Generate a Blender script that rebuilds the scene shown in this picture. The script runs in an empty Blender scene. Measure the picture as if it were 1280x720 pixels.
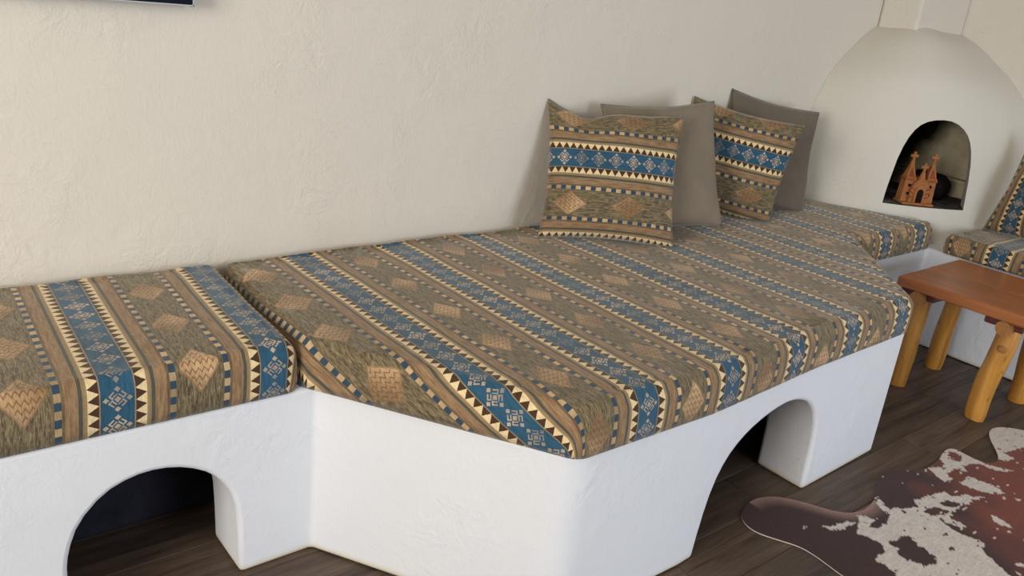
import bpy, bmesh, math, random
from mathutils import Vector, Matrix, noise
random.seed(7)
PI = math.pi
scene = bpy.context.scene
C = scene.collection

# ------------------------------------------------------------------ camera
F_PX, PITCH, ROLL, YAW, CAM_H = 1048.99, math.radians(19.802), math.radians(6.5717), math.radians(41.0467), 1.30
fw0 = Vector((math.sin(YAW), math.cos(YAW), 0)); rt0 = Vector((math.cos(YAW), -math.sin(YAW), 0)); up0 = Vector((0, 0, 1))
fwd = fw0 * math.cos(PITCH) - up0 * math.sin(PITCH)
upv = up0 * math.cos(PITCH) + fw0 * math.sin(PITCH)
rgt = rt0 * math.cos(ROLL) + upv * math.sin(ROLL)
upc = upv * math.cos(ROLL) - rt0 * math.sin(ROLL)
cd = bpy.data.cameras.new('camera'); cam = bpy.data.objects.new('camera', cd); C.objects.link(cam)
cd.sensor_width = 36; cd.lens = F_PX / 1280 * 36; cd.clip_start = 0.02
m = Matrix.Identity(4)
for i in range(3):
    m[i][0], m[i][1], m[i][2] = rgt[i], upc[i], -fwd[i]
m[2][3] = CAM_H
cam.matrix_world = m
scene.camera = cam

# ------------------------------------------------------------------ world, daylight, exposure
world = bpy.data.worlds.new('World'); scene.world = world; world.use_nodes = True
bg = world.node_tree.nodes['Background']; bg.inputs[0].default_value = (0.62, 0.78, 1, 1); bg.inputs[1].default_value = 0.6
scene.view_settings.view_transform = 'Standard'; scene.view_settings.look = 'None'
scene.view_settings.gamma = 1; scene.view_settings.use_curve_mapping = False
scene.view_settings.exposure = 0.0
def area(name, loc, direction, sx, sy, power, col):
    l = bpy.data.lights.new(name, 'AREA'); l.shape = 'RECTANGLE'; l.size = sx; l.size_y = sy
    l.energy = power; l.color = col
    o = bpy.data.objects.new(name, l); C.objects.link(o); o.location = loc
    o.rotation_euler = Vector(direction).to_track_quat('-Z', 'Y').to_euler()
    return o
# daylight entering by the window in the left wall and by the glazed door behind the camera
area('window_daylight', (-2.36, 0.15, 1.55), (1, 0.12, -0.12), 1.5, 1.25, 97, (1.0, 0.945, 0.86))
area('door_daylight', (2.1, -3.12, 1.15), (0, 1, -0.02), 1.7, 2.0, 82, (0.80, 0.89, 1.0))

# ------------------------------------------------------------------ helpers
class E:
    """tiny expression wrapper over shader math nodes"""
    def __init__(s, nt, sock): s.nt, s.s = nt, sock
    def _b(s, op, o=None, o2=None):
        n = s.nt.nodes.new('ShaderNodeMath'); n.operation = op
        s.nt.links.new(s.s, n.inputs[0])
        for k, q in ((1, o), (2, o2)):
            if q is None: continue
            if isinstance(q, E): s.nt.links.new(q.s, n.inputs[k])
            else: n.inputs[k].default_value = q
        return E(s.nt, n.outputs[0])
    def __add__(s, o): return s._b('ADD', o)
    def __sub__(s, o): return s._b('SUBTRACT', o)
    def __mul__(s, o): return s._b('MULTIPLY', o)
    def __truediv__(s, o): return s._b('DIVIDE', o)
    def fract(s): return s._b('FRACT')
    def floor(s): return s._b('FLOOR')
    def abs(s): return s._b('ABSOLUTE')
    def gt(s, o): return s._b('GREATER_THAN', o)
    def lt(s, o): return s._b('LESS_THAN', o)
    def max(s, o): return s._b('MAXIMUM', o)
    def min(s, o): return s._b('MINIMUM', o)
    def inv(s): return (s * -1.0) + 1.0
    def clamp(s): 
        r = s._b('ADD', 0.0); r.s.node.use_clamp = True; return r
    def step(s, a, b): return ((s - a) * (1.0 / (b - a))).clamp()
    def between(s, a, b): return s.gt(a) * s.lt(b)

def new_mat(name, rough=0.7, spec=0.3):
    mt = bpy.data.materials.new(name); mt.use_nodes = True
    nt = mt.node_tree; b = nt.nodes['Principled BSDF']
    b.inputs['Roughness'].default_value = rough
    b.inputs['Specular IOR Level'].default_value = spec
    return mt, nt, b
def rgb(nt, c):
    n = nt.nodes.new('ShaderNodeRGB'); n.outputs[0].default_value = (*c, 1); return n.outputs[0]
def mix(nt, fac, a, b, mode='MIX'):
    n = nt.nodes.new('ShaderNodeMix'); n.data_type = 'RGBA'; n.blend_type = mode
    if isinstance(fac, E): nt.links.new(fac.s, n.inputs[0])
    else: n.inputs[0].default_value = fac
    for k, q in ((6, a), (7, b)):
        if isinstance(q, tuple): n.inputs[k].default_value = (*q, 1)
        else: nt.links.new(q, n.inputs[k])
    return n.outputs[2]
def tex_noise(nt, vec, scale, detail=3, rough=0.55, dist=0.0):
    n = nt.nodes.new('ShaderNodeTexNoise'); n.inputs['Scale'].default_value = scale
    n.inputs['Detail'].default_value = detail; n.inputs['Roughness'].default_value = rough
    n.inputs['Distortion'].default_value = dist
    if vec is not None: nt.links.new(vec, n.inputs['Vector'])
    return E(nt, n.outputs[0])
def coords(nt, kind='Object'):
    if kind == 'Position':
        return nt.nodes.new('ShaderNodeNewGeometry').outputs['Position']
    return nt.nodes.new('ShaderNodeTexCoord').outputs[kind]
def sep(nt, vec):
    n = nt.nodes.new('ShaderNodeSeparateXYZ'); nt.links.new(vec, n.inputs[0])
    return [E(nt, n.outputs[i]) for i in range(3)]
def comb(nt, x, y, z):
    n = nt.nodes.new('ShaderNodeCombineXYZ')
    for k, q in enumerate((x, y, z)):
        if isinstance(q, E): nt.links.new(q.s, n.inputs[k])
        else: n.inputs[k].default_value = q
    return n.outputs[0]
def scaled(nt, vec, sx, sy, sz):
    x, y, z = sep(nt, vec); return comb(nt, x * sx, y * sy, z * sz)
def bump(nt, b, h, strength, dist):
    n = nt.nodes.new('ShaderNodeBump'); n.inputs['Strength'].default_value = strength
    n.inputs['Distance'].default_value = dist
    nt.links.new(h.s, n.inputs['Height']); nt.links.new(n.outputs[0], b.inputs['Normal'])
def srgb(r, g, b):
    f = lambda c: (c / 255 / 12.92) if c / 255 <= 0.04045 else ((c / 255 + 0.055) / 1.055) ** 2.4
    return (f(r), f(g), f(b))

def obj(name, bm, mat=None, parent=None, smooth=False, recenter=True):
    me = bpy.data.meshes.new(name)
    bmesh.ops.recalc_face_normals(bm, faces=bm.faces[:])
    off = Vector((0, 0, 0))
    if recenter and parent is None:
        xs = [v.co for v in bm.verts]
        off = Vector(((min(v.x for v in xs) + max(v.x for v in xs)) / 2, (min(v.y for v in xs) + max(v.y for v in xs)) / 2, min(v.z for v in xs)))
        for v in bm.verts: v.co -= off
    elif parent is not None:
        off0 = parent.get('_w', (0, 0, 0))
        for v in bm.verts: v.co -= Vector(off0)
    bm.to_mesh(me); bm.free()
    if smooth:
        for p in me.polygons: p.use_smooth = True
    o = bpy.data.objects.new(name, me); C.objects.link(o)
    if mat: me.materials.append(mat)
    if parent is not None: o.parent = parent
    else:
        o.location = off
    o['_w'] = tuple(off) if parent is None else tuple(parent.get('_w', (0, 0, 0)))
    return o
def thing(name, label, cat, base=(0, 0, 0), group=None):
    o = bpy.data.objects.new(name, None); C.objects.link(o); o.location = base; o['_w'] = tuple(base)
    o['label'] = label; o['category'] = cat
    if group: o['group'] = group
    return o
def tag(o, label, cat, group=None):
    o['label'] = label; o['category'] = cat
    if group: o['group'] = group
    return o
def struct(o, label=None, cat=None):
    o['kind'] = 'structure'
    if label: o['label'] = label
    if cat: o['category'] = cat
    return o
def add_box(bm, x0, x1, y0, y1, z0, z1, bev=0.0, seg=2):
    r = bmesh.ops.create_cube(bm, size=1)
    for v in r['verts']:
        v.co = Vector(((x0 + x1) / 2 + v.co.x * (x1 - x0), (y0 + y1) / 2 + v.co.y * (y1 - y0), (z0 + z1) / 2 + v.co.z * (z1 - z0)))
    if bev:
        es = list({e for v in r['verts'] for e in v.link_edges})
        bmesh.ops.bevel(bm, geom=es, offset=bev, segments=seg, affect='EDGES', profile=0.5)
def box(*a, **k):
    bm = bmesh.new(); add_box(bm, *a, **k); return bm
def prism(pts, frm, depth_vec):
    """closed prism: polygon points mapped through frm(p)->Vector, extruded along depth_vec"""
    bm = bmesh.new()
    a = [bm.verts.new(frm(p)) for p in pts]; b = [bm.verts.new(frm(p) + Vector(depth_vec)) for p in pts]
    bm.faces.new(a); bm.faces.new(b[::-1]); n = len(a)
    for i in range(n): bm.faces.new((a[i], b[i], b[(i + 1) % n], a[(i + 1) % n]))
    bmesh.ops.recalc_face_normals(bm, faces=bm.faces[:])
    return bm
def round_poly(pts, step=0.03):
    """pts: (x, y, radius). returns [(pos)] rounded and resampled, closed loop"""
    out = []; n = len(pts)
    for i in range(n):
        p0, p1, p2 = [Vector(pts[(i + k) % n][:2]) for k in (-1, 0, 1)]; r = pts[i][2]
        if r <= 0: out.append(p1); continue
        d0 = (p0 - p1).normalized(); d1 = (p2 - p1).normalized()
        ang = d0.angle(d1)
        if ang > PI - 0.02: out.append(p1); continue
        t = min(r / math.tan(ang / 2), 0.49 * (p0 - p1).length, 0.49 * (p2 - p1).length)
        a, b = p1 + d0 * t, p1 + d1 * t
        k = 7
        for j in range(k + 1):
            s = j / k; out.append(a * (1 - s) ** 2 + p1 * 2 * s * (1 - s) + b * s ** 2)
    res = []
    n = len(out)
    for i in range(n):
        a, b = out[i], out[(i + 1) % n]; L = (b - a).length; k = max(1, int(L / step))
        for j in range(k): res.append(a.lerp(b, j / k))
    return res
def boolean(o, cutters, op='DIFFERENCE'):
    for c in cutters:
        md = o.modifiers.new('b', 'BOOLEAN'); md.operation = op; md.solver = 'EXACT'; md.object = c
    bpy.context.view_layer.update()
    dg = bpy.context.evaluated_depsgraph_get()
    me = bpy.data.meshes.new_from_object(o.evaluated_get(dg))
    o.modifiers.clear(); o.data = me
    for c in cutters: bpy.data.objects.remove(c)
def smooth_by_angle(o, deg=40):
    bm = bmesh.new(); bm.from_mesh(o.data)
    for f in bm.faces: f.smooth = True
    for e in bm.edges:
        if len(e.link_faces) == 2: e.smooth = e.calc_face_angle(0) < math.radians(deg)
    bm.to_mesh(o.data); bm.free()

# ------------------------------------------------------------------ materials
def plaster(name, col, strength=0.5, tint=0.03, stain=None):
    mt, nt, b = new_mat(name, 0.62, 0.25)
    p = coords(nt, 'Position')
    big = tex_noise(nt, p, 1.6, 3)
    trowel = tex_noise(nt, p, 13, 5, 0.6, 0.6)
    fine = tex_noise(nt, scaled(nt, p, 1, 1, 0.55), 60, 3, 0.6, 1.2)
    ridge = ((trowel - 0.5).abs() * 5.0).min(1.0)          # thin raised trowel lines
    h = tex_noise(nt, scaled(nt, p, .5, .5, 2.2), 22, 4, 0.6, 1.5).step(0.60, 0.72) * 0.10 * tex_noise(nt, p, 3.0, 2).step(0.45, 0.6) + big * 0.8 + ridge.inv() * 0.25 * tex_noise(nt, p, 4.0, 2).step(0.48, 0.64) + fine * 0.13 + tex_noise(nt, p, 6, 3) * 0.35
    c = mix(nt, big.step(0.3, 0.7) * tint * 10, tuple(x * 0.94 for x in col), col)
    if stain:
        x, y, z = sep(nt, p)
        c = mix(nt, ((z * -1.0 + tex_noise(nt, p, 30, 2) * 0.012).step(-0.016, -0.004)) * 0.6, c, stain)
    nt.links.new(c, b.inputs['Base Color'])
    bump(nt, b, h, strength, 0.02)
    return mt
M_WALL = plaster('cream_plaster', srgb(226, 219, 207), 0.4)
M_BENCH = plaster('white_painted_plaster', srgb(230, 232, 237), 0.28, stain=srgb(214, 196, 160))
M_DOME = plaster('dome_plaster', srgb(224, 219, 208), 0.22)
M_CEIL = plaster('ceiling_plaster', srgb(225, 220, 210), 0.3)

def fabric_mat():
    mt, nt, b = new_mat('kilim_chenille', 0.82, 0.18)
    uv = nt.nodes.new('ShaderNodeUVMap').outputs[0]
    u0, v0, _ = sep(nt, uv)
    jit = tex_noise(nt, uv, 260, 2)
    u = u0 + (jit - 0.5) * 0.0016
    v = v0 + (tex_noise(nt, scaled(nt, uv, 1.3, 0.9, 1), 210, 2) - 0.5) * 0.0018
    PER = 0.293
    s = (u / PER + 0.5).fract() - 0.5
    a = s.abs()
    # --- palette
    blue, navy = srgb(48, 90, 116), srgb(50, 70, 88)
    cream, brown = srgb(222, 200, 156), srgb(72, 50, 36)
    tan, olive, dolive = srgb(154, 127, 97), srgb(130, 117, 90), srgb(74, 62, 46)
    peach = srgb(196, 152, 108)
    # --- chenille streaks that run along the stripes
    st = tex_noise(nt, scaled(nt, uv, 520, 70, 1), 1.0, 3, 0.6)
    st2 = tex_noise(nt, scaled(nt, uv, 190, 22, 1), 1.0, 3, 0.6)
    big = tex_noise(nt, uv, 5.0, 2)
    # field
    c = mix(nt, (st * 0.6 + st2 * 0.6 - 0.1).step(0.36, 0.60), dolive, olive)
    c = mix(nt, st.step(0.60, 0.70) * 0.45, c, srgb(170, 158, 130))
    # hexagonal diamonds in the field
    du = a * -1.0 + 0.5                                   # 0 on the middle of the field
    dv = ((v / 0.195 + 0.5).fract() - 0.5).abs() * 0.195
    dd = du * (PER / 0.040) + dv / 0.058
    dia = dd.lt(1.0) * du.lt(0.0365 / PER)
    zig = ((v * (1 / 0.0155) + ((u / 0.0115).fract() - 0.5).abs() * 1.3).fract() - 0.5).abs()
    zz = zig.lt(0.15) * dd.lt(0.86)
    fade = tex_noise(nt, uv, 7.0, 1).step(0.35, 0.65)
    dcol = mix(nt, fade, srgb(142, 110, 78), srgb(212, 174, 132))
    dcol = mix(nt, zz * 0.7, dcol, srgb(98, 66, 44))
    dcol = mix(nt, dd.between(0.9, 1.0) * 0.5, dcol, srgb(110, 80, 54))
    c = mix(nt, dia * (st2 * 0.5 + 0.50).min(1.0), c, dcol)
    # check rows
    chk = (v / 0.033).fract().gt(0.5)
    ccol = mix(nt, chk, navy, mix(nt, fade, srgb(150, 128, 98), srgb(206, 176, 134)))
    c = mix(nt, a.between(0.300, 0.356), c, mix(nt, 0.5, dolive, olive))
    c = mix(nt, a.between(0.308, 0.346), c, ccol)
    # tan bands with fine lines
    tcol = mix(nt, st2.step(0.35, 0.65), srgb(126, 98, 70), tan)
    c = mix(nt, a.lt(0.303), c, tcol)
    c = mix(nt, a.between(0.291, 0.303) * 0.6, c, dolive)
    c = mix(nt, a.lt(0.222), c, srgb(142, 122, 88))
    c = mix(nt, a.between(0.196, 0.218) * 0.85, c, srgb(62, 68, 70))
    c = mix(nt, a.lt(0.182), c, tan)
    # triangles
    tri = ((v / 0.0235).fract() - 0.5).abs() * 2.0         # 0..1 zigzag
    tpos = (a - 0.104) / 0.066
    tcol2 = mix(nt, tri.lt(tpos), brown, cream)
    c = mix(nt, a.lt(0.170), c, tcol2)
    # blue band with hooked rosettes
    c = mix(nt, a.lt(0.105), c, srgb(150, 130, 100))
    bl = mix(nt, (st2 * 0.6 + big * 0.6 - 0.1).step(0.3, 0.7), tuple(x * 0.62 for x in blue), tuple(x * 1.12 for x in blue))
    p = s * PER
    q = ((v / 0.057).fract() - 0.5) * 0.057
    e = ((p + q) / 0.0255).abs(); g = ((p - q) / 0.0255).abs()
    mx, mn = e.max(g), e.min(g)
    sq = mn.gt(0.56) * mx.lt(1.0)
    ce = mx.lt(0.25)
    bars = mx.between(0.76, 0.92) * mn.lt(0.34)
    hook = mx.between(0.36, 0.92) * mn.between(0.20, 0.36) * ((p + q) * (p - q)).gt(0.0)
    inner = mx.between(0.40, 0.54) * mn.lt(0.36)
    ros = sq.max(ce).max(bars).max(hook).max(inner)
    rosc = mix(nt, fade, srgb(120, 116, 108), srgb(206, 180, 150))
    bl = mix(nt, ros * (st * 0.5 + 0.6).min(1.0), bl, rosc)
    c = mix(nt, a.lt(0.098), c, bl)
    # overall woven variation of the yarn
    c = mix(nt, 1.0, c, mix(nt, (st * 0.7 + st2 * 0.3).step(0.3, 0.7), (0.80, 0.80, 0.80), (1.26, 1.26, 1.26)), 'MULTIPLY')
    nt.links.new(c, b.inputs['Base Color'])
    b.inputs['Sheen Weight'].default_value = 0.38; b.inputs['Sheen Roughness'].default_value = 0.4
    b.inputs['Sheen Tint'].default_value = (1, 0.95, 0.86, 1)
    wr = tex_noise(nt, uv, 9, 3)
    bump(nt, b, st * 0.5 + jit * 0.4 + wr * 1.6, 0.35, 0.004)
    return mt
M_FAB = fabric_mat()
def velvet(name, col):
    mt, nt, b = new_mat(name, 0.85, 0.15)
    p = coords(nt, 'Object')
    n1 = tex_noise(nt, p, 7, 3); n2 = tex_noise(nt, p, 420, 2)
    c = mix(nt, (n1 * 0.6 + n2 * 0.4).step(0.3, 0.7), tuple(x * 0.84 for x in col), tuple(x * 1.1 for x in col))
    nt.links.new(c, b.inputs['Base Color'])
    b.inputs['Sheen Weight'].default_value = 0.3; b.inputs['Sheen Roughness'].default_value = 0.4
    bump(nt, b, n2 * 0.4 + n1 * 2.5 + tex_noise(nt, p, 16, 2, 0.5, 1.0) * 1.2, 0.4, 0.005)
    return mt
M_GREY = velvet('taupe_velvet', srgb(132, 120, 104)); M_GREY2 = velvet('dark_taupe_velvet', srgb(112, 102, 90))

def wood(name, dark, light, scale, axis, rough=0.45, spec=0.4, rnd=0.0, bumpk=0.15):
    mt, nt, b = new_mat(name, rough, spec)
    p = coords(nt, 'Object')
    if rnd:
        oi = nt.nodes.new('ShaderNodeObjectInfo'); r = E(nt, oi.outputs['Random'])
        x, y, z = sep(nt, p); p = comb(nt, x + r * 37.0, y + r * 11.0, z)
    k = [1, 1, 1]; k[axis] = 0.07
    sv = scaled(nt, p, *k)
    g = tex_noise(nt, sv, scale, 5, 0.65, 0.8); g2 = tex_noise(nt, sv, scale * 5, 3, 0.6)
    f = (g * 0.7 + g2 * 0.3).step(0.32, 0.68)
    c = mix(nt, f, dark, light)
    if rnd: c = mix(nt, 1.0, c, mix(nt, r, (1 - rnd,) * 3, (1 + rnd,) * 3), 'MULTIPLY')
    nt.links.new(c, b.inputs['Base Color'])
    bump(nt, b, f, bumpk, 0.002)
    return mt
M_FLOOR = wood('dark_oak_laminate', srgb(45, 37, 32), srgb(106, 88, 74), 22, 0, 0.5, 0.35, 0.16)
M_TOP = wood('orange_varnished_wood', srgb(138, 78, 38), srgb(184, 114, 64), 18, 1, 0.32, 0.5)
M_BATTEN = wood('red_brown_wood', srgb(72, 30, 22), srgb(112, 50, 36), 20, 0, 0.4, 0.4)
M_LOG = wood('golden_pine_log', srgb(142, 88, 28), srgb(206, 148, 66), 16, 2, 0.35, 0.5)
def knots(mt):
    nt = mt.node_tree; b = nt.nodes['Principled BSDF']; src = b.inputs['Base Color'].links[0].from_socket
    p = coords(nt, 'Object'); k = tex_noise(nt, scaled(nt, p, 1, 1, .55), 26, 2).step(.64, .72)
    k2 = tex_noise(nt, p, 90, 2).step(.66, .74)
    nt.links.new(mix(nt, (k * .55).max(k2 * .5), src, srgb(104, 60, 20)), b.inputs['Base Color'])
knots(M_LOG)
M_LOGEND = wood('log_end_grain', srgb(140, 92, 44), srgb(186, 136, 80), 40, 0, 0.5, 0.3)
def simple(name, col, rough=0.6, spec=0.3, scale=30, var=0.12, bs=0.2, metal=0.0):
    mt, nt, b = new_mat(name, rough, spec); p = coords(nt, 'Object')
    n = tex_noise(nt, p, scale, 4)
    c = mix(nt, n.step(0.3, 0.7), tuple(x * (1 - var) for x in col), tuple(x * (1 + var) for x in col))
    nt.links.new(c, b.inputs['Base Color']); b.inputs['Metallic'].default_value = metal
    if bs: bump(nt, b, n, bs, 0.003)
    return mt
M_CLAY = simple('terracotta', srgb(162, 106, 64), 0.8, 0.2, 24, 0.2, 0.3)
M_CLAYRED = simple('red_slip', srgb(140, 70, 46), 0.8, 0.2, 40, 0.2, 0.2)
M_DARK = simple('dark_recess', srgb(30, 20, 16), 0.9, 0.1)
M_CHAR = simple('charred_wood', srgb(22, 20, 19), 0.8, 0.25, 60, 0.5, 0.8)
M_SCREEN = simple('black_screen', srgb(16, 20, 32), 0.5, 0.06, 5, 0.02, 0)
M_RIM = simple('silver_rim', srgb(176, 178, 184), 0.5, 0.2, 50, 0.03, 0, 0.0)
M_FRAME = simple('white_frame', srgb(230, 230, 226), 0.5)
M_HEM = simple('hide_hem', srgb(214, 206, 196), 0.8, 0.2, 80, 0.1)
def soot_mat():
    mt, nt, b = new_mat('sooty_firebox', 0.9, 0.1)
    p = coords(nt, 'Position'); x, y, z = sep(nt, p)
    n = tex_noise(nt, p, 9, 4) - 0.5
    soot = (y + (x * -0.6 + 4.13 * 0.6) + (z - 0.75) * 0.75 + n * 0.14).step(1.83, 1.93)
    c = mix(nt, tex_noise(nt, p, 14, 4).step(0.3, 0.7), srgb(168, 158, 132), srgb(196, 186, 158))
    c = mix(nt, soot * 0.97, c, srgb(20, 18, 17))
    ash = z.lt(0.5895)
    c = mix(nt, ash, c, mix(nt, tex_noise(nt, p, 25, 4).step(0.35, 0.65), srgb(62, 58, 56), srgb(104, 98, 94)))
    nt.links.new(c, b.inputs['Base Color']); bump(nt, b, tex_noise(nt, p, 40, 4), 0.4, 0.01)
    return mt
M_SOOT = soot_mat()
def hide_mat():
    mt, nt, b = new_mat('cowhide', 0.75, 0.2)
    at = nt.nodes.new('ShaderNodeVertexColor'); at.layer_name = 'hide'
    uv = nt.nodes.new('ShaderNodeUVMap').outputs[0]
    n = tex_noise(nt, scaled(nt, uv, 60, 190, 1), 1.0, 4, 0.65)
    c = mix(nt, 1.0, at.outputs[0], mix(nt, n.step(0.3, 0.7), (0.8, 0.8, 0.8), (1.12, 1.12, 1.12)), 'MULTIPLY')
    nt.links.new(c, b.inputs['Base Color']); bump(nt, b, n, 0.3, 0.003)
    b.inputs['Sheen Weight'].default_value = 0.1
    return mt
M_HIDE = hide_mat()

# ------------------------------------------------------------------ room shell
XL, XR, YB, YF, ZC = -2.4, 4.27, 2.07, -3.2, 2.45
struct(obj('wall_back', box(XL - .2, XR + .2, YB, YB + .2, 0, ZC), M_WALL), 'cream trowelled plaster wall behind the cushioned bench', 'wall')
struct(obj('wall_right', box(XR, XR + .2, YF, YB, 0, ZC), M_WALL), 'cream plaster wall beside the domed fireplace', 'wall')
def wall_with_hole(name, along, a0, a1, p0, p1, h0, h1, b0, b1, mat):
    bm = bmesh.new()
    def bx(u0, u1, z0, z1):
        if u1 - u0 < 1e-4 or z1 - z0 < 1e-4: return
        if along == 'y': add_box(bm, p0, p1, u0, u1, z0, z1)
        else: add_box(bm, u0, u1, p0, p1, z0, z1)
    bx(a0, b0, 0, ZC); bx(b1, a1, 0, ZC); bx(b0, b1, 0, h0); bx(b0, b1, h1, ZC)
    return obj(name, bm, mat)
struct(wall_with_hole('wall_left', 'y', YF, YB, XL - .2, XL, 0.9, 2.2, -0.6, 0.9, M_WALL), 'plaster wall with the window that lights the room', 'wall')
struct(wall_with_hole('wall_front', 'x', XL - .2, XR + .2, YF - .2, YF, 0.0, 2.15, 1.25, 2.95, M_WALL), 'plaster wall with a glazed doorway behind the viewer', 'wall')
struct(obj('ceiling', box(XL - .2, XR + .2, YF - .2, YB + .2, ZC, ZC + .15), M_CEIL), 'plain plaster ceiling above the room', 'ceiling')
def opening_frame(name, along, p0, p1, b0, b1, h0, h1, label, cat):
    bm = bmesh.new(); w = 0.05
    mid = (b0 + b1) / 2
    for u0, u1, z0, z1 in ((b0, b0 + w, h0, h1), (b1 - w, b1, h0, h1), (b0, b1, h0, h0 + w), (b0, b1, h1 - w, h1), (mid - .025, mid + .025, h0, h1)):
        if along == 'y': add_box(bm, p0, p1, u0, u1, z0, z1, 0.004, 1)
        else: add_box(bm, u0, u1, p0, p1, z0, z1, 0.004, 1)
    o = obj(name, bm, M_FRAME); struct(o, label, cat); return o
opening_frame('window_1', 'y', XL - .13, XL - .08, -0.6, 0.9, 0.9, 2.2, 'white framed window in the left wall', 'window')
opening_frame('door_1', 'x', YF - .13, YF - .08, 1.25, 2.95, 0.0, 2.15, 'white framed glazed double door behind the viewer', 'door')

floor = obj('floor', box(XL - .2, XR + .2, YF - .2, YB + .2, -0.12, -0.012), M_FLOOR)
struct(floor, 'dark brown wood plank floor', 'floor')
PW, PL = 0.152, 1.22
bm = bmesh.new(); add_box(bm, -PL / 2 + .0007, PL / 2 - .0007, -PW / 2 + .0007, PW / 2 - .0007, -0.012, 0.0)
top_e = [e for e in bm.edges if all(v.co.z > -0.001 for v in e.verts)]
bmesh.ops.bevel(bm, geom=top_e, offset=0.0012, segments=1, affect='EDGES')
plank_me = bpy.data.meshes.new('plank'); bm.to_mesh(plank_me); bm.free(); plank_me.materials.append(M_FLOOR)
rows = range(-28, 8)
for r in rows:
    yc = 1.032 - PW / 2 + r * PW
    if yc - PW / 2 < YF or yc - PW / 2 > YB: continue
    offx = {0: 2.725}.get(r, 2.725 + (r * 0.437) % PL)
    k = math.floor((XL - offx) / PL)
    while offx + k * PL < XR:
        xc = offx + (k + .5) * PL; k += 1
        o = bpy.data.objects.new('plank', plank_me); C.objects.link(o); o.parent = floor
        o.location = Vector((xc, yc, 0)) - Vector(floor['_w'])

# ------------------------------------------------------------------ masonry bench
BH = 0.429
bench_pts = [(XL + .002, YB - .002, 0), (XL + .002, 1.503, 0), (0.775, 1.503, 0.02), (1.085, 0.995, 0.10), (1.5, 0.988, 0), (2.0, 1.022, 0), (2.525, 1.038, 0.02),
             (3.06, 1.512, 0.02), (3.65, 1.512, 0.015), (3.65, -1.2, 0), (XR - .002, -1.2, 0), (XR - .002, YB - .002, 0)]
rp = round_poly(bench_pts, 5.0)
bm = prism([tuple(p) for p in rp], lambda p: Vector((p[0], p[1], 0)), (0, 0, BH))
bench = obj('masonry_bench', bm, M_BENCH, recenter=False)
bevel_es = None
archL = [(.262, -.05), (.262, .137), (.269, .191), (.29, .247), (.336, .296), (.388, .317), (.441, .320), (.495, .306), (.544, .277), (.578, .233), (.594, .192), (.601, .144), (.605, -.05)]
archR = [(1.558, -.05), (1.572, .10), (1.594, .20), (1.630, .262), (1.68, .300), (1.74, .325), (1.815, .342), (1.89, .347), (1.95, .338), (2.019, .312), (2.066, .268), (2.094, .207), (2.104, .11), (2.104, -.05)]
def smooth_open(pts, it=2):
    for _ in range(it):
        q = [pts[0]]
        for a, b in zip(pts[:-1], pts[1:]):
            q.append((a[0] * .75 + b[0] * .25, a[1] * .75 + b[1] * .25)); q.append((a[0] * .25 + b[0] * .75, a[1] * .25 + b[1] * .75))
        q.append(pts[-1]); pts = q
    return pts
cut = []
cut.append(obj('c', prism(smooth_open(archL, 1), lambda p: Vector((p[0], 1.40, p[1])), (0, .26, 0)), recenter=False))
cut.append(obj('c', box(-0.9, 0.68, 1.6595, 1.786, -.05, .375), recenter=False))
cut.append(obj('c', prism(smooth_open(archR, 1), lambda p: Vector((p[0], 0.90, p[1])), (0, .288, 0)), recenter=False))
cut.append(obj('c', box(1.28, 2.45, 1.1875, 2.03, -.05, .375), recenter=False))
boolean(bench, cut)
md = bench.modifiers.new('soft_edges', 'BEVEL'); md.width = 0.011; md.segments = 3; md.limit_method = 'ANGLE'; md.angle_limit = math.radians(50); md.harden_normals = False
for p in bench.data.polygons: p.use_smooth = True
md.use_clamp_overlap = True
smooth_by_angle(bench, 35)
M_CAV = simple('near_black_cavity', srgb(38, 38, 46), 0.95, 0.1, 20, 0.25, 0.4)  # near-black colour for the cavity faces behind both arches
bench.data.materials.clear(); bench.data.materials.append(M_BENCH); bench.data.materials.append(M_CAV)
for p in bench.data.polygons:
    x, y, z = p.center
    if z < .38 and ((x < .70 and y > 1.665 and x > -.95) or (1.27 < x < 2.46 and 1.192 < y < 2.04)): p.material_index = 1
tag(bench, 'long white plastered masonry bench with arched openings along the wall', 'bench')

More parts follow.
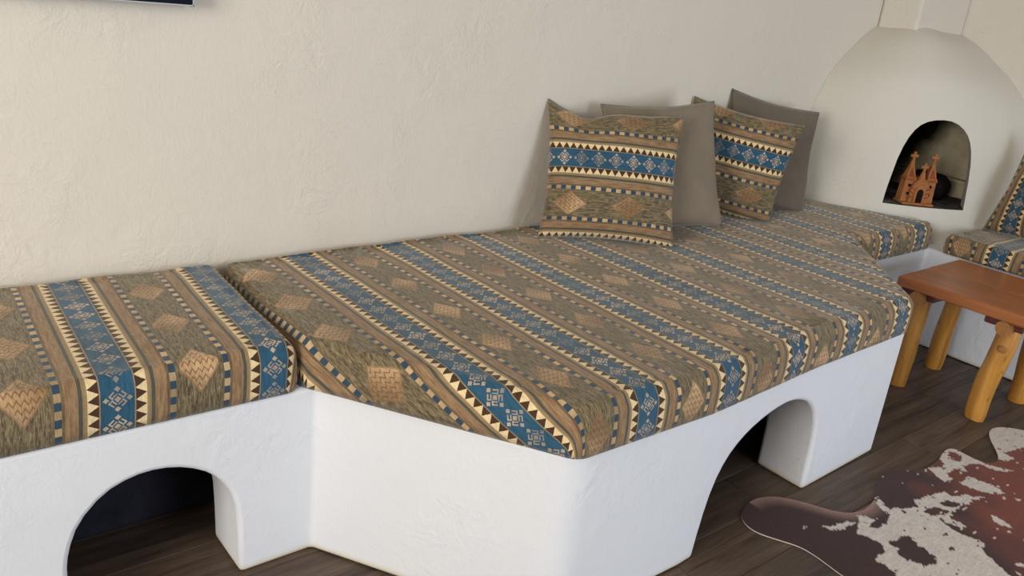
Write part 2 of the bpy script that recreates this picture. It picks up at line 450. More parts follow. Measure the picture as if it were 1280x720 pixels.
# ------------------------------------------------------------------ mattresses
def mattress(outline, z0, z1, uvfun, R=0.036, cut_x=None, dip=0.0025, seed=0):
    """outline: list of Vector2, CCW. uvfun(x, y, facecentre_x) -> (u, v) for unfolded cloth position"""
    n = len(outline); bm = bmesh.new(); lay = bm.verts.layers.float_vector.new('cloth')
    nrm = []
    for i in range(n):
        t = (outline[(i + 1) % n] - outline[i - 1]).normalized(); nrm.append(Vector((t.y, -t.x)))
    rings = []; prof = []
    for k in range(7):
        ph = PI / 2 * (1 - k / 6); prof.append((R * (1 - math.cos(ph)), z1 - R + R * math.sin(ph), R * (PI / 2 - ph)))
    H = z1 - R - z0
    for k in range(1, 5): prof.append((-0.002 * math.sin(PI * k / 4), z1 - R - H * k / 4, R * PI / 2 + H * k / 4))
    for ins, z, s in prof:
        ring = []
        for p, nn in zip(outline, nrm):
            w = noise.noise(Vector((p.x * 7, p.y * 7, z * 9 + seed))) * 0.004 * (0.3 if z <= z0 + 1e-6 else 1)
            q = p - nn * (ins - min(w, 0.003))
            v = bm.verts.new((q.x, q.y, z + (noise.noise(Vector((p.x * 9, p.y * 9, seed + 4))) * 0.004 if z > z0 + .05 else 0)))
            c = p - nn * R + nn * s; v[lay] = (c.x, c.y, 0)
            ring.append(v)
        rings.append(ring)
    for a, b in zip(rings[:-1], rings[1:]):
        for i in range(n): bm.faces.new((a[i], b[i], b[(i + 1) % n], a[(i + 1) % n]))
    bm.faces.new(rings[-1][::-1])
    top = bm.faces.new(rings[0])
    r = bmesh.ops.triangulate(bm, faces=[top])
    fs = r['faces']
    xs = [p.x for p in outline]; ys = [p.y for p in outline]
    def cutp(co, no, geomfilter):
        g = [f for f in bm.faces if geomfilter(f)]
        g = g + list({e for f in g for e in f.edges}) + list({v for f in g for v in f.verts})
        bmesh.ops.bisect_plane(bm, geom=g, plane_co=co, plane_no=no)
    istop = lambda f: all(v.co.z > z1 - 0.008 for v in f.verts) and f.calc_area() > 1e-7 and abs(f.normal.z) > .9
    bm.normal_update()
    st = 0.07
    x = min(xs) + st
    while x < max(xs): cutp((x, 0, 0), (1, 0, 0), istop); x += st
    y = min(ys) + st
    while y < max(ys): cutp((0, y, 0), (0, 1, 0), istop); y += st
    if cut_x: cutp((cut_x, 0, 0), (1, 0, 0), lambda f: True)
    tv = {v for f in bm.faces if istop(f) for v in f.verts} - set(rings[0])
    for v in tv:
        v.co.z += 0.004 + noise.noise(v.co * 5 + Vector((seed, 0, 0))) * dip + noise.noise(v.co * 13) * dip * .5
    uvl = bm.loops.layers.uv.new('UVMap')
    for f in bm.faces:
        fx = sum(l.vert[lay].x for l in f.loops) / len(f.loops)
        for l in f.loops: l[uvl].uv = uvfun(l.vert[lay].x, l.vert[lay].y, fx)
    return bm
DX, DY = XR, YB
def rx(z):
    pts = [(0.42, .875), (.60, .87), (.80, .862), (.89, .85), (.99, .822), (1.08, .765), (1.141, .70), (1.2, .62), (1.25, .555), (1.285, .492), (1.32, .40)]
    return interp(pts, z)
def ry(z):
    pts = [(0.42, .675), (.60, .67), (.80, .655), (.90, .63), (1.0, .577), (1.057, .533), (1.141, .452), (1.2, .36), (1.25, .305), (1.285, .235), (1.32, .14)]
    return interp(pts, z)
def interp(pts, z):
    return sum(interp0(pts, z + k * .012) for k in (-3, -2, -1, 0, 1, 2, 3)) / 7
def interp0(pts, z):
    if z > pts[-1][0]:
        (a, b), (c, d) = pts[-2:]; return d + (d - b) * (z - c) / (c - a)
    if z <= pts[0][0]: return pts[0][1]
    for (a, b), (c, d) in zip(pts[:-1], pts[1:]):
        if z <= c: return b + (d - b) * (z - a) / (c - a)
    return pts[-1][1]
left_out = round_poly([(XL + .02, 2.062, .03), (XL + .02, 1.497, .03), (0.735, 1.497, .04), (0.764, 2.062, .04)])
o = obj('bench_mattress', mattress(left_out, BH + .001, .539, lambda x, y, f: ((x - .05 * (y - 1.5) - .370) * .293 / .308, y - 1.90), seed=3), M_FAB, smooth=True)
tag(o, 'kilim striped mattress cushion with two blue bands on the narrow bench', 'mattress', 'kilim mattresses')
ell = []
for k in range(0, 9):
    th = math.radians(48 - k * 5.4)      # from the front corner towards the back wall
    ell.append((DX - (rx(.5) + .035) * math.cos(th), DY - (ry(.5) + .035) * math.sin(th), 0))
main_pts = [(0.774, 2.062, .04), (0.744, 1.512, .05), (1.083, 0.985, .05), (1.5, 0.980, 0), (2.0, 1.013, 0), (2.52, 1.028, .06), (3.0, 1.493, .06), (3.640, 1.500, .05)] + ell + [(DX - rx(.5) - .03, 2.062, .02)]
main_out = round_poly(main_pts)
def uv_main(x, y, f):
    if x < .86: x = .86 + (x - .86) * .76
    return ((x - .978) if f < 2.545 else (x - 2.645), y - 1.91)
o = obj('bench_mattress', mattress(main_out, BH + .001, .539, uv_main, cut_x=2.545, seed=11), M_FAB, smooth=True)
tag(o, 'large kilim striped mattress covering the wide part of the bench up to fireplace', 'mattress', 'kilim mattresses')
def ell_y(x): 
    d = min(1, (DX - x) / (rx(.45) + .02)); return DY - (ry(.45) + .025) * math.sqrt(max(0, 1 - d * d))
rc = [(3.638, -1.15, .03), (4.255, -1.15, .03), (4.255, ell_y(4.255), .02), (4.1, ell_y(4.1), 0), (4.0, ell_y(4.0), 0), (3.9, min(1.455, ell_y(3.9)), 0), (3.664, 1.455, .04), (3.638, 1.43, .0)]
o = obj('bench_mattress', mattress(round_poly(rc), BH + .001, .509, lambda x, y, f: (y - 1.225, x - 3.62), R=.03, seed=23), M_FAB, smooth=True)
tag(o, 'thin kilim striped seat cushion on the bench at the right of fireplace', 'mattress', 'kilim mattresses')

# ------------------------------------------------------------------ corner fireplace
fire = thing('corner_fireplace', 'white rounded adobe corner fireplace with arched opening and square chimney', 'fireplace', (3.85, 1.65, BH))
bm = bmesh.new(); NZ, NT = 44, 48
rings = []
for j in range(NZ + 1):
    z = BH + (1.325 - BH) * (j / NZ) ** 0.9
    ex = 2.0 + 3.5 * max(0, (z - 0.95) / .35) ** 2
    row = []
    for i in range(NT + 1):
        th = PI / 2 * i / NT
        c_, s_ = math.cos(th), math.sin(th)
        w = 1 + noise.noise(Vector((th * 2.2, z * 3.0, 1.7))) * 0.012
        zk = max(0, min(1, (z - 1.14) / .16)); zz = z + .020 * math.sin(2 * th) * zk * zk * (3 - 2 * zk)
        row.append(bm.verts.new((min(DX - .001, DX - (rx(z) * w) * (abs(c_) ** (2 / ex))), min(DY - .001, DY - ry(z) * w * (abs(s_) ** (2 / ex))), zz)))
    row.append(bm.verts.new((DX - .001, DY - .001, z)))
    rings.append(row)
n = len(rings[0])
for a, b in zip(rings[:-1], rings[1:]):
    for i in range(n): bm.faces.new((a[i], a[(i + 1) % n], b[(i + 1) % n], b[i]))
bm.faces.new(rings[0][::-1]); bm.faces.new(rings[-1])
bmesh.ops.recalc_face_normals(bm, faces=bm.faces[:])
dome = obj('dome', bm, M_DOME, recenter=False)
dome.data.materials.append(M_SOOT)
nv = Vector((.88, .475, 0)).normalized(); tv = Vector((nv.y, -nv.x, 0)); oc = Vector((3.66, 1.60, 0))
SILL = 0.586
prof = [(-.147, SILL), (-.146, .634), (-.142, .687), (-.130, .81), (-.103, .894), (-.066, .938), (-.006, .957), (.059, .953), (.113, .917), (.148, .858), (.170, .756), (.186, SILL)]
prof = smooth_open(prof, 1)
c1 = obj('c', prism(prof, lambda p: oc - nv * .30 + tv * p[0] + Vector((0, 0, p[1])), nv * .565), recenter=False)
c1.data.materials.append(M_DOME); c1.data.materials.append(M_SOOT)
c2 = obj('c', prism([(3.57, 1.955), (3.57, 1.80), (3.80, 1.61), (3.90, 1.565), (4.0, 1.54), (4.13, 1.53), (4.13, 1.955)], lambda p: Vector((p[0], p[1], SILL - .0005)), (0, 0, .36)), recenter=False)
c2.data.materials.append(M_DOME); c2.data.materials.append(M_SOOT)
boolean(dome, [c1, c2])
# cavity faces get the soot material, outer shell stays plaster
me = dome.data
me.materials.clear(); me.materials.append(M_DOME); me.materials.append(M_SOOT)
for p in me.polygons:
    x, y, z = p.center
    r2 = ((DX - x) / rx(z)) ** 2 + ((DY - y) / ry(z)) ** 2
    ex = 2.0 + 3.0 * max(0, (z - 1.1) / .187) ** 1.5
    p.material_index = 1 if ((r2 < 0.865 and .58 < z < .97 and x < 4.14 and y < 1.96) or (p.normal.z > .9 and .58 < z < .59)) else 0
    p.use_smooth = True
smooth_by_angle(dome, 32)
dm = dome.modifiers.new('soft_rim', 'BEVEL'); dm.width = 0.012; dm.segments = 3; dm.limit_method = 'ANGLE'; dm.angle_limit = math.radians(40)
for v in me.vertices: v.co -= Vector(fire['_w'])
dome.parent = fire
ch = obj('chimney', box(3.812, XR - .001, 1.886, YB - .001, 1.26, ZC - .002, bev=.012), M_WALL, fire, smooth=False)
bm = bmesh.new(); add_box(bm, 4.085, 4.128, 1.54, 1.95, SILL, .665, .006); add_box(bm, 4.075, 4.128, 1.54, 1.95, .655, .672, .004)
obj('firebox_ledge', bm, M_SOOT, fire)

# charred log lying in the firebox
bm = bmesh.new()
L0, L1 = Vector((3.95, 1.79, SILL + .05)), Vector((3.925, 1.618, SILL + .055))
ax = (L1 - L0).normalized(); q = ax.to_track_quat('Z', 'Y').to_matrix()
rr = []
for j in range(9):
    t = j / 8; row = []
    for i in range(14):
        a = 2 * PI * i / 14; r = .058 * (1 - .25 * abs(t - .5) ** 2 * 2) * (1 + .16 * noise.noise(Vector((math.cos(a) * 1.5, math.sin(a) * 1.5, t * 3))))
        if j in (0, 8): r *= .72
        row.append(bm.verts.new(L0.lerp(L1, t) + q @ Vector((math.cos(a) * r, math.sin(a) * r, 0))))
    rr.append(row)
for a, b in zip(rr[:-1], rr[1:]):
    for i in range(14): bm.faces.new((a[i], a[(i + 1) % 14], b[(i + 1) % 14], b[i]))
bm.faces.new(rr[0][::-1]); bm.faces.new(rr[-1])
zmin = min(v.co.z for v in bm.verts)
for v in bm.verts: v.co.z -= zmin - SILL - .0005
tag(obj('charred_log', bm, M_CHAR, smooth=True), 'black charred log lying behind the clay church in the firebox', 'log')

# ------------------------------------------------------------------ clay church
def T(base, ang):
    mt = Matrix.Translation(base) @ Matrix.Rotation(ang, 4, 'Z')
    return mt
CH = Vector((3.702, 1.648, SILL + .001))
church = thing('church_figurine', 'terracotta church figurine with two spires and three crosses in the fireplace', 'figurine', tuple(CH))
CA = math.radians(-38)         # facade looks out of the opening
def cpart(name, bm, mat, parent=None):
    mt = Matrix.Translation(CH) @ Matrix.Rotation(CA, 4, 'Z') @ Matrix.Diagonal((.80, .80, .90, 1))
    bmesh.ops.transform(bm, matrix=mt, verts=bm.verts[:])
    return obj(name, bm, mat, parent or church)
# local frame: x right along the facade, -y is out of the facade
bm = bmesh.new(); add_box(bm, -.088, .088, -.062, .055, 0, .012, .004)
cpart('base', bm, M_CLAY)
bm = prism([(-.052, .012), (.052, .012), (.052, .075), (.040, .105), (.018, .125), (0, .132), (-.018, .125), (-.040, .105), (-.052, .075)], lambda p: Vector((p[0], -.045, p[1])), (0, .085, 0))
fac = cpart('facade', bm, M_CLAY)
def arch_pts(w, h, z0):
    pts = [(-w, z0), (w, z0), (w, z0 + h - w)]
    pts += [(w * math.cos(a), z0 + h - w + w * math.sin(a)) for a in [PI * k / 8 for k in range(1, 8)]]
    return pts + [(-w, z0 + h - w)]
cpart('door_frame', prism(arch_pts(.030, .085, .012), lambda p: Vector((p[0], -.052, p[1])), (0, .010, 0)), M_CLAY, fac)
cpart('doorway', prism(arch_pts(.017, .066, .013), lambda p: Vector((p[0], -.0535, p[1])), (0, .006, 0)), M_DARK, fac)
for sx in (-1, 1):
    for k in range(3):
        z = .030 + k * .02
        cpart('red_stripe', prism([(sx * .033, z), (sx * .050, z + .009), (sx * .050, z + .017), (sx * .033, z + .008)], lambda p: Vector((p[0], -.0465, p[1])), (0, .004, 0)), M_CLAYRED, fac)
def cross(cx, cy, z, s):
    bm = bmesh.new()
    add_box(bm, cx - .006 * s, cx + .006 * s, cy - .006 * s, cy + .006 * s, z, z + .046 * s, .0015, 1)
    add_box(bm, cx - .020 * s, cx + .020 * s, cy - .0055 * s, cy + .0055 * s, z + .020 * s, z + .033 * s, .0015, 1)
    cpart('cross', bm, M_CLAY)
def frustum(cx, cy, z0, z1, r0, r1, k=8, rot=0.0):
    bm = bmesh.new()
    a = [bm.verts.new((cx + r0 * math.cos(2 * PI * i / k + rot), cy + r0 * math.sin(2 * PI * i / k + rot), z0)) for i in range(k)]
    b = [bm.verts.new((cx + r1 * math.cos(2 * PI * i / k + rot), cy + r1 * math.sin(2 * PI * i / k + rot), z1)) for i in range(k)]
    bm.faces.new(a[::-1]); bm.faces.new(b)
    for i in range(k): bm.faces.new((a[i], a[(i + 1) % k], b[(i + 1) % k], b[i]))
    return bm
for sx in (-1, 1):
    cx = sx * .058
    tw = cpart('tower', frustum(cx, 0, .012, .118, .043, .038, 4, PI / 4), M_CLAY)
    cpart('cornice', frustum(cx, 0, .114, .122, .044, .044, 4, PI / 4), M_CLAYRED, tw)
    sp = cpart('spire', frustum(cx, 0, .122, .188, .038, .013, 4, PI / 4), M_CLAY)
    cpart('spire_panel', prism([(cx - .016, .132), (cx + .016, .132), (cx + .004, .172), (cx - .004, .172)], lambda p: Vector((p[0], -.0265 + (p[1] - .13) * .27, p[1])), (0, .004, 0)), M_CLAYRED, sp)
    cpart('finial', frustum(cx, 0, .186, .206, .0125, .0105, 10), M_CLAY)
    for kz in (.045, .085):
        for fx in (-.0, ):
            cpart('window', frustum(cx + fx, -.0295, kz, kz + .012, .007, .007, 8), M_DARK, tw)
    for dx in (-.022, .022):
        cpart('knob', frustum(cx + dx, -.028, .118, .132, .008, .005, 8), M_CLAY, tw)
    cross(cx, 0, .203, 1.0)
cpart('centre_turret', frustum(0, -.03, .122, .160, .020, .010, 8), M_CLAY)
cross(0, -.03, .158, 1.0)

# ------------------------------------------------------------------ pillows
def pillow(name, centre, yaw, lean, roll, W, H, T, mat, label, cat_uv, group, seed, fold=None):
    a, b, g = map(math.radians, (yaw, lean, roll))
    n0 = Vector((-math.sin(a), -math.cos(a), 0)); r0 = Vector((math.cos(a), -math.sin(a), 0)); u0 = Vector((0, 0, 1))
    u = u0 * math.cos(b) - n0 * math.sin(b); nn = n0 * math.cos(b) + u0 * math.sin(b)
    r = r0 * math.cos(g) + u * math.sin(g); uu = u * math.cos(g) - r0 * math.sin(g)
    c = Vector(centre); N = 34
    bm = bmesh.new(); uvl = bm.loops.layers.uv.new('UVMap'); info = {}
    grid = {}
    for side in (1, -1):
        for i in range(N + 1):
            for j in range(N + 1):
                if side == -1 and (i in (0, N) or j in (0, N)): grid[side, i, j] = grid[1, i, j]; continue
                s, t = 2 * i / N - 1, 2 * j / N - 1
                # pull edges inwards between the corners; corners stay as ears
                x = s * W / 2 * (1 - .075 * (1 - t * t) ** 1.2 * abs(s) ** 2)
                y = t * H / 2 * (1 - .075 * (1 - s * s) ** 1.2 * abs(t) ** 2)
                th = T * (max(0, 1 - s ** 2) ** .55) * (max(0, 1 - t ** 2) ** .55)
                if side == -1: th *= .55                    # pressed flat against what it leans on
                th *= 1 - .18 * t                         # filling settles downwards
                e = max(abs(s), abs(t))
                wr = noise.noise(Vector((s * 2.2 + seed, t * 2.2, side))) * .010 + noise.noise(Vector((s * 6 + seed, t * 6, side * 3))) * .004 * e
                cr = math.sin((abs(s) - abs(t)) * 16 + seed) * .004 * (abs(s) * abs(t)) ** 1.5 * (1 - e ** 8)
                z = side * (th + (wr + cr) * (1 - e ** 6))
                z += noise.noise(Vector((s * 1.3 + seed * 3, t * 1.3, 9))) * .012 * e ** 2
                if fold: 
                    dx_, dy_ = fold(s, t); y += dy_; z += dx_
                v = bm.verts.new(c + r * x + uu * y + nn * z); grid[side, i, j] = v
                info[v] = (s * W / 2, t * H / 2)
    for side in (1, -1):
        for i in range(N):
            for j in range(N):
                q = [grid[side, i, j], grid[side, i + 1, j], grid[side, i + 1, j + 1], grid[side, i, j + 1]]
                f = bm.faces.new(q if side == 1 else q[::-1])
                for l in f.loops: l[uvl].uv = cat_uv(*info[l.vert])
    # settle onto the mattress
    zmin = min(v.co.z for v in bm.verts)
    lift = max(0.0, .548 - zmin)
    for v in bm.verts:
        v.co.z = max(v.co.z, .5475)
        v.co.y = min(v.co.y, 2.067)
    o = obj(name, bm, mat, smooth=True)
    tag(o, label, 'pillow', group)
    # seam piping
    return o
def sag_left(s, t):
    k = max(0, t) ** 3
    return (-.02 * k * math.exp(-((s + .8) / .3) ** 2), -.030 * k * math.exp(-((s + .42) / .28) ** 2) + .012 * k * (s < -.8) * (-s - .8) / .2)
GP = 'pillows piled on the mattress'
pillow('throw_pillow', (1.995, 1.862, .748), 33.1, 20.0, -0.9, .455, .445, .070, M_FAB, 'kilim patterned square pillow, leftmost and frontmost in the pile',
       lambda x, y: (y - .040, x + .147), GP, 1.3, sag_left)
pillow('throw_pillow', (2.254, 1.868, .765), 18.6, 19.2, 4.3, .45, .445, .055, M_GREY, 'plain taupe pillow between the two kilim patterned pillows', lambda x, y: (x, y), GP, 5.1)
pillow('throw_pillow', (2.705, 1.915, .745), 50, 2, -7.5, .425, .415, .055, M_FAB, 'kilim patterned pillow squeezed between two plain taupe pillows', lambda x, y: (y - .055, x + .10), GP, 8.4)
pillow('throw_pillow', (2.985, 1.948, .762), 16.5, 15, -9.5, .455, .445, .052, M_GREY2, 'dark taupe pillow at the back of the pile, nearest the fireplace', lambda x, y: (x, y), GP, 12.9)

# right hand pillow standing on the thin cushion
def pillow_frame(centre, rvec, uvec, W, H, T, mat, label, cat_uv, group, seed, zfloor):
    o = pillow('throw_pillow', (0, 0, 5), 0, 0, 0, W, H, T, mat, label, cat_uv, group, seed)
    # re-orient: local x->r, local z->u, local -y->normal
    r, u = Vector(rvec).normalized(), Vector(uvec).normalized(); n = r.cross(u)
    mw = Matrix.Identity(3)
    for v in o.data.vertices:
        q = v.co + o.location - Vector((0, 0, 5))
        p = Vector(centre) + r * q.x + u * q.z + n * (-q.y)
        p.z = max(p.z, zfloor); p.x = min(p.x, XR - .006)
        v.co = p - Vector(centre)
    o.location = centre; return o
pillow_frame((3.915, 1.175, .725), (-0.22, -0.97, 0.0), (0.32, -0.07, .95), .45, .44, .068, M_FAB, 'kilim patterned pillow on the thin cushion, cut off by right picture edge', lambda x, y: (x + .10, y + .05), GP, 17.0, .514)

# ------------------------------------------------------------------ stool
ST = (3.30, 1.09, 0)
stool = thing('wooden_stool', 'low rustic wooden stool with orange varnished top and round log legs', 'stool', ST)
def stool_top(x0, x1, y0, y1):
    bm = box(x0, x1, y0, y1, .405, .445, bev=.009, seg=3)
    return bm
obj('top_board', stool_top(3.040, 3.2965, .85, 1.332), M_TOP, stool, smooth=False)
obj('top_board', stool_top(3.2975, 3.556, .85, 1.336), M_TOP, stool, smooth=False)
for yb in (1.262, .955):
    obj('batten', box(3.082, 3.52, yb - .065, yb + .065, .372, .406, bev=.004, seg=1), M_BATTEN, stool)
def log(p0, p1, r0, r1, seed, knots=1.0, nseg=16, k=16):
    bm = bmesh.new(); p0, p1 = Vector(p0), Vector(p1); q = (p1 - p0).to_track_quat('Z', 'Y').to_matrix(); rr = []
    for j in range(nseg + 1):
        t = j / nseg; row = []
        for i in range(k):
            a = 2 * PI * i / k
            r = r0 + (r1 - r0) * t
            r *= 1 + .09 * knots * noise.noise(Vector((math.cos(a) * 1.2 + seed, math.sin(a) * 1.2, t * 4)))
            if j in (0, nseg): r *= .93
            bend = Vector((noise.noise(Vector((t * 2.2, seed, 0))), noise.noise(Vector((t * 2.2, seed, 5))), 0)) * .008 * knots
            row.append(bm.verts.new(p0.lerp(p1, t) + bend + q @ Vector((math.cos(a) * r, math.sin(a) * r, 0))))
        rr.append(row)
    for a, b in zip(rr[:-1], rr[1:]):
        for i in range(k): bm.faces.new((a[i], a[(i + 1) % k], b[(i + 1) % k], b[i]))
    bm.faces.new(rr[0][::-1]); bm.faces.new(rr[-1])
    return bm
for n_, (bx_, by_, tx, ty) in enumerate(((3.143, 1.272, 3.150, 1.262), (3.470, 1.282, 3.440, 1.262), (3.138, .965, 3.155, .955), (3.470, .948, 3.440, .955))):
    lg = obj('leg', log((bx_, by_, .001), (tx, ty, .374), .036, .032 if n_ != 2 else .040, n_ * 3.7 + 1, 1.6 if n_ == 2 else .7), M_LOG, stool, smooth=True)
    smooth_by_angle(lg, 50)
kd = Vector((-.93, -.36, .05)).normalized(); kp = Vector((3.150, .957, .285)) + kd * .028
leg_k = [o for o in bpy.data.objects if o.name == 'leg.002'][0]
kb = log(kp, kp + kd * .011, .019, .010, 4.4, .6, 4, 14)
for v in kb.verts: v.co -= Vector(stool['_w'])
ko = obj('knot', kb, M_LOGEND, None, smooth=True, recenter=False); ko.parent = leg_k
for yb in (1.262, .955):
    pg = obj('cross_log', log((3.058, yb - .008, .378), (3.51, yb - .008, .378), .0275, .0275, yb * 5, .4, 6), M_LOGEND, stool, smooth=True)
    smooth_by_angle(pg, 50)

# ------------------------------------------------------------------ cowhide rug
RUG = [(1.821,1.036),(1.871,1.06),(1.93,1.068),(1.981,1.053),(2.016,1.026),(2.055,0.968),(2.08,0.919),(2.111,0.883),(2.152,0.868),(2.197,0.866),(2.252,0.876),(2.328,0.914),(2.388,0.934),(2.447,0.933),(2.531,0.902),(2.586,0.88),(2.622,0.885),(2.683,0.885),(2.733,0.9),(2.785,0.907),(2.814,0.895),(2.808,0.859),(2.805,0.817),(2.824,0.785),(2.85,0.775),(2.897,0.784),(2.951,0.817),(3.002,0.854),(3.055,0.883),(3.102,0.891),(3.143,0.882),(3.18,0.855),(3.22,0.80),
       (3.24,.70),(3.20,.55),(3.22,.40),(3.30,.28),(3.30,.15),(3.20,.08),(3.05,.14),(2.90,.10),(2.75,-.05),(2.55,-.10),(2.40,-.02),(2.32,.12),(2.20,.22),(2.05,.20),(1.90,.12),(1.75,.10),(1.66,.18),(1.68,.30),(1.80,.42),(1.86,.56),(1.842,0.68),
       (1.842,0.743),(1.847,0.778),(1.853,0.825),(1.85,0.868),(1.825,0.913),(1.80,0.959),(1.798,0.998)]
Wp = [[(2.275,0.885),(2.261,0.85),(2.242,0.832),(2.332,0.787),(2.369,0.809),(2.436,0.8),(2.499,0.784),(2.492,0.761),(2.547,0.737),(2.584,0.701),(2.518,0.717),(2.475,0.713),(2.411,0.721),(2.368,0.705),(2.372,0.682),(2.367,0.658),(2.339,0.681),(2.34,0.721),(2.324,0.703),(2.315,0.643),(2.336,0.617),(2.326,0.586),(2.294,0.586),(2.278,0.553),(2.252,0.511),(2.237,0.486),(2.10,.40),(1.90,.55),(1.964,0.651),(1.98,0.686),(1.98,0.721),(1.984,0.73),(2.034,0.729),(2.058,0.745),(2.061,0.786),(2.045,0.815),(2.128,0.858),(2.15,0.851),(2.159,0.826),(2.227,0.82),(2.222,0.844)],
 [(2.598,0.881),(2.578,0.852),(2.562,0.828),(2.555,0.809),(2.593,0.803),(2.617,0.83),(2.673,0.831),(2.696,0.802),(2.722,0.829),(2.779,0.806),(2.803,0.784),(2.815,0.855),(2.820,0.91),(2.759,0.914),(2.691,0.89),(2.674,0.866),(2.633,0.862)],
 [(2.663,0.788),(2.678,0.755),(2.685,0.72),(2.672,0.674),(2.63,0.697),(2.608,0.733),(2.6,0.752),(2.6,0.776)],
 [(3.059,0.901),(3.158,0.898),(3.23,0.818),(3.151,0.783),(3.061,0.766),(2.998,0.782),(2.953,0.789),(2.94,0.752),(2.888,0.763),(2.88,0.787),(2.96,0.83)],
 [(2.783,0.804),(2.811,0.78),(2.835,0.75),(2.853,0.714),(2.8,0.744)],
 [(1.99,0.892),(2.002,0.872),(2.044,0.867),(2.081,0.858),(2.092,0.845),(2.035,0.846),(1.995,0.86)],
 [(1.934,0.915),(1.961,0.905),(1.932,0.906)], [(2.504,0.653),(2.505,0.611),(2.491,0.585),(2.47,0.611),(2.483,0.637)]]
Dp = [[(2.088,0.74),(2.15,0.74),(2.176,0.725),(2.144,0.694),(2.153,0.664),(2.132,0.641),(2.126,0.621),(2.073,0.639),(2.073,0.659),(2.058,0.686),(2.06,0.708),(2.088,0.715)],
 [(2.33,0.768),(2.382,0.759),(2.408,0.723),(2.37,0.724),(2.328,0.748)], [(2.108,0.816),(2.166,0.822),(2.203,0.834),(2.227,0.82),(2.193,0.806),(2.172,0.792),(2.117,0.795)],
 [(2.424,0.764),(2.467,0.746),(2.489,0.719),(2.439,0.726),(2.417,0.746)], [(2.759,0.895),(2.789,0.884),(2.782,0.856),(2.743,0.843),(2.723,0.862)]]
def closed_smooth(pts, it=2):
    for _ in range(it):
        q = []
        for i in range(len(pts)):
            a, b = pts[i], pts[(i + 1) % len(pts)]
            q.append((a[0] * .75 + b[0] * .25, a[1] * .75 + b[1] * .25)); q.append((a[0] * .25 + b[0] * .75, a[1] * .25 + b[1] * .75))
        pts = q
    return pts
def inside(x, y, poly):
    r = False; n = len(poly); j = n - 1
    for i in range(n):
        xi, yi = poly[i]; xj, yj = poly[j]
        if (yi > y) != (yj > y) and x < (xj - xi) * (y - yi) / (yj - yi) + xi: r = not r
        j = i
    return r
def bbox(poly): 
    xs = [p[0] for p in poly]; ys = [p[1] for p in poly]; return min(xs), max(xs), min(ys), max(ys)
rug_out = closed_smooth(RUG, 2)
def seg_near(x, y, poly):
    best = 9; bp = (x, y)
    n = len(poly)
    for i in range(n):
        ax_, ay_ = poly[i]
        if abs(ax_ - x) + abs(ay_ - y) > .08: continue
        bx_, by_ = poly[(i + 1) % n]; dx, dy = bx_ - ax_, by_ - ay_
        t = max(0, min(1, ((x - ax_) * dx + (y - ay_) * dy) / (dx * dx + dy * dy + 1e-12)))
        qx, qy = ax_ + dx * t, ay_ + dy * t; d = math.hypot(qx - x, qy - y)
        if d < best: best, bp = d, (qx, qy)
    return best, bp
bbs = [(bbox(p), p) for p in Wp]; bbd = [(bbox(p), p) for p in Dp]
def hit(x, y, L): return any(b[0] - .01 < x < b[1] + .01 and b[2] - .01 < y < b[3] + .01 and inside(x, y, p) for b, p in L)
def hide_colour(x, y):
    w1 = noise.noise(Vector((x * 55, y * 55, 3))) * .009 + noise.noise(Vector((x * 160, y * 160, 5))) * .005
    w2 = noise.noise(Vector((x * 55, y * 55, 30))) * .009 + noise.noise(Vector((x * 160, y * 160, 50))) * .005
    X, Y = x + w1, y + w2
    white = hit(X, Y, bbs) and not hit(X, Y, bbd)
    far = max(0, min(1, (.62 - y) / .12)) if x > 2.0 else 0
    if far > 0 and not white:
        white = noise.noise(Vector((x * 7, y * 7, 8))) + .35 * noise.noise(Vector((x * 25, y * 25, 8))) > .12 + .5 * (1 - far)
    sp = noise.noise(Vector((x * 38, y * 70, 77)))
    if white and sp > .52: white = False
    elif (not white) and sp < -.60 and x > 2.25: white = True
    if white:
        k = .88 + .12 * noise.noise(Vector((x * 20, y * 90, 2)))
        return tuple(c * k for c in srgb(222, 212, 204))
    red = max(0, min(1, (x - 2.25) / .35 + noise.noise(Vector((x * 9, y * 9, 1))) * .7 - (y - .6) * 2.2))
    c0, c1 = srgb(62, 40, 40), srgb(122, 62, 48)
    c = [a * (1 - red) + b * red for a, b in zip(c0, c1)]
    # pale fringe of the leg's upper edge
    d, q = seg_near(x, y, rug_out)
    if 1.9 < x < 2.25 and y > .82 and d < .05 and q[1] > .85 and (q[0] - 1.9) > (1.07 - q[1]) * .55 - .03:
        k = (1 - d / .05) ** 1.3 * .75
        c = [a * (1 - k) + b * k for a, b in zip(c, srgb(176, 142, 130))]
    return tuple(c)
st = 0.0048; x0, x1, y0, y1 = bbox(rug_out)
nx, ny = int((x1 - x0) / st) + 2, int((y1 - y0) / st) + 2
bm = bmesh.new(); vs = {}; uvl = bm.loops.layers.uv.new('UVMap'); cl = bm.loops.layers.color.new('hide')
def gv(i, j):
    if (i, j) not in vs: vs[i, j] = bm.verts.new((x0 + i * st, y0 + j * st, .0045))
    return vs[i, j]
for i in range(nx):
    # scanline inside test for speed
    for j in range(ny):
        if inside(x0 + (i + .5) * st, y0 + (j + .5) * st, rug_out): bm.faces.new((gv(i, j), gv(i + 1, j), gv(i + 1, j + 1), gv(i, j + 1)))
for v in bm.verts:
    if v.is_boundary:
        d, q = seg_near(v.co.x, v.co.y, rug_out); v.co.x, v.co.y = q
colv = {v: hide_colour(v.co.x, v.co.y) for v in bm.verts}
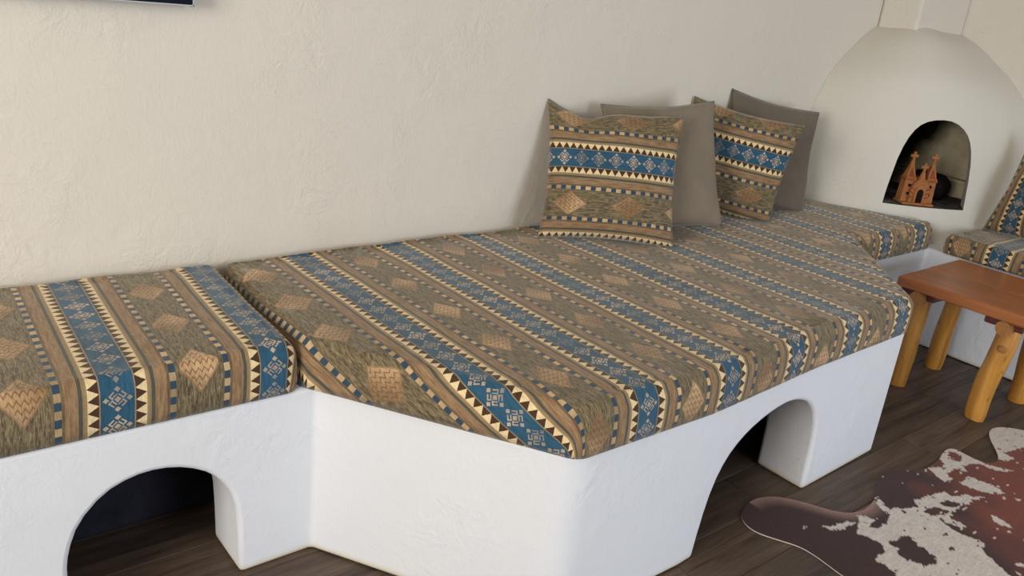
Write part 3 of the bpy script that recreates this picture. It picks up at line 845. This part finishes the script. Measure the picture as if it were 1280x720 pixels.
for f in bm.faces:
    for l in f.loops:
        l[uvl].uv = (l.vert.co.x, l.vert.co.y)
        l[cl] = (*[max(0, 1.055 * max(0, c) ** (1 / 2.4) - .055) if c > .0031308 else c * 12.92 for c in colv[l.vert]], 1)
rug = thing('cowhide_rug', 'brown and white cowhide rug lying flat on the dark plank floor', 'rug', (2.4, .5, 0))
for f in bm.faces: f.smooth = True
bmr = bm
hide = obj('hide', bmr, M_HIDE, rug, smooth=True)
bm = bmesh.new(); n = len(rug_out); rr = []
sg = 1 if sum(rug_out[i][0] * rug_out[(i + 1) % n][1] - rug_out[(i + 1) % n][0] * rug_out[i][1] for i in range(n)) > 0 else -1
for i in range(n):
    p = Vector(rug_out[i]); t = (Vector(rug_out[(i + 1) % n]) - Vector(rug_out[i - 1])).normalized(); nn = Vector((t.y, -t.x))
    row = []
    for k in range(6):
        a = 2 * PI * k / 6; q = p + nn * sg * (math.cos(a) * .002 - .0022); row.append(bm.verts.new((q.x, q.y, .0024 + math.sin(a) * .0020)))
    rr.append(row)
for i in range(n):
    a, b = rr[i], rr[(i + 1) % n]
    for k in range(6): bm.faces.new((a[k], b[k], b[(k + 1) % 6], a[(k + 1) % 6]))
obj('hem', bm, M_HEM, rug, smooth=True)

# ------------------------------------------------------------------ television
tv_ = thing('television', 'dark flat screen with thin silver rim hung on the wall above bench', 'television', (.10, 2.05, 1.172))
obj('screen', box(-.50, .706, 2.024, 2.048, 1.176, 1.86, bev=.002, seg=1), M_SCREEN, tv_)
bm = bmesh.new()
for a in ((-.502, .708, 2.022, 2.05, 1.1735, 1.1765), (-.502, .708, 2.022, 2.05, 1.8595, 1.864), (-.505, -.4995, 2.022, 2.05, 1.171, 1.864), (.7055, .7085, 2.022, 2.05, 1.171, 1.864)): add_box(bm, *a)
obj('rim', bm, M_RIM, tv_)
obj('wall_mount', box(-.2, .3, 2.046, 2.0705, 1.35, 1.7), M_DARK, tv_)

for o in bpy.data.objects:
    if '_w' in o: del o['_w']
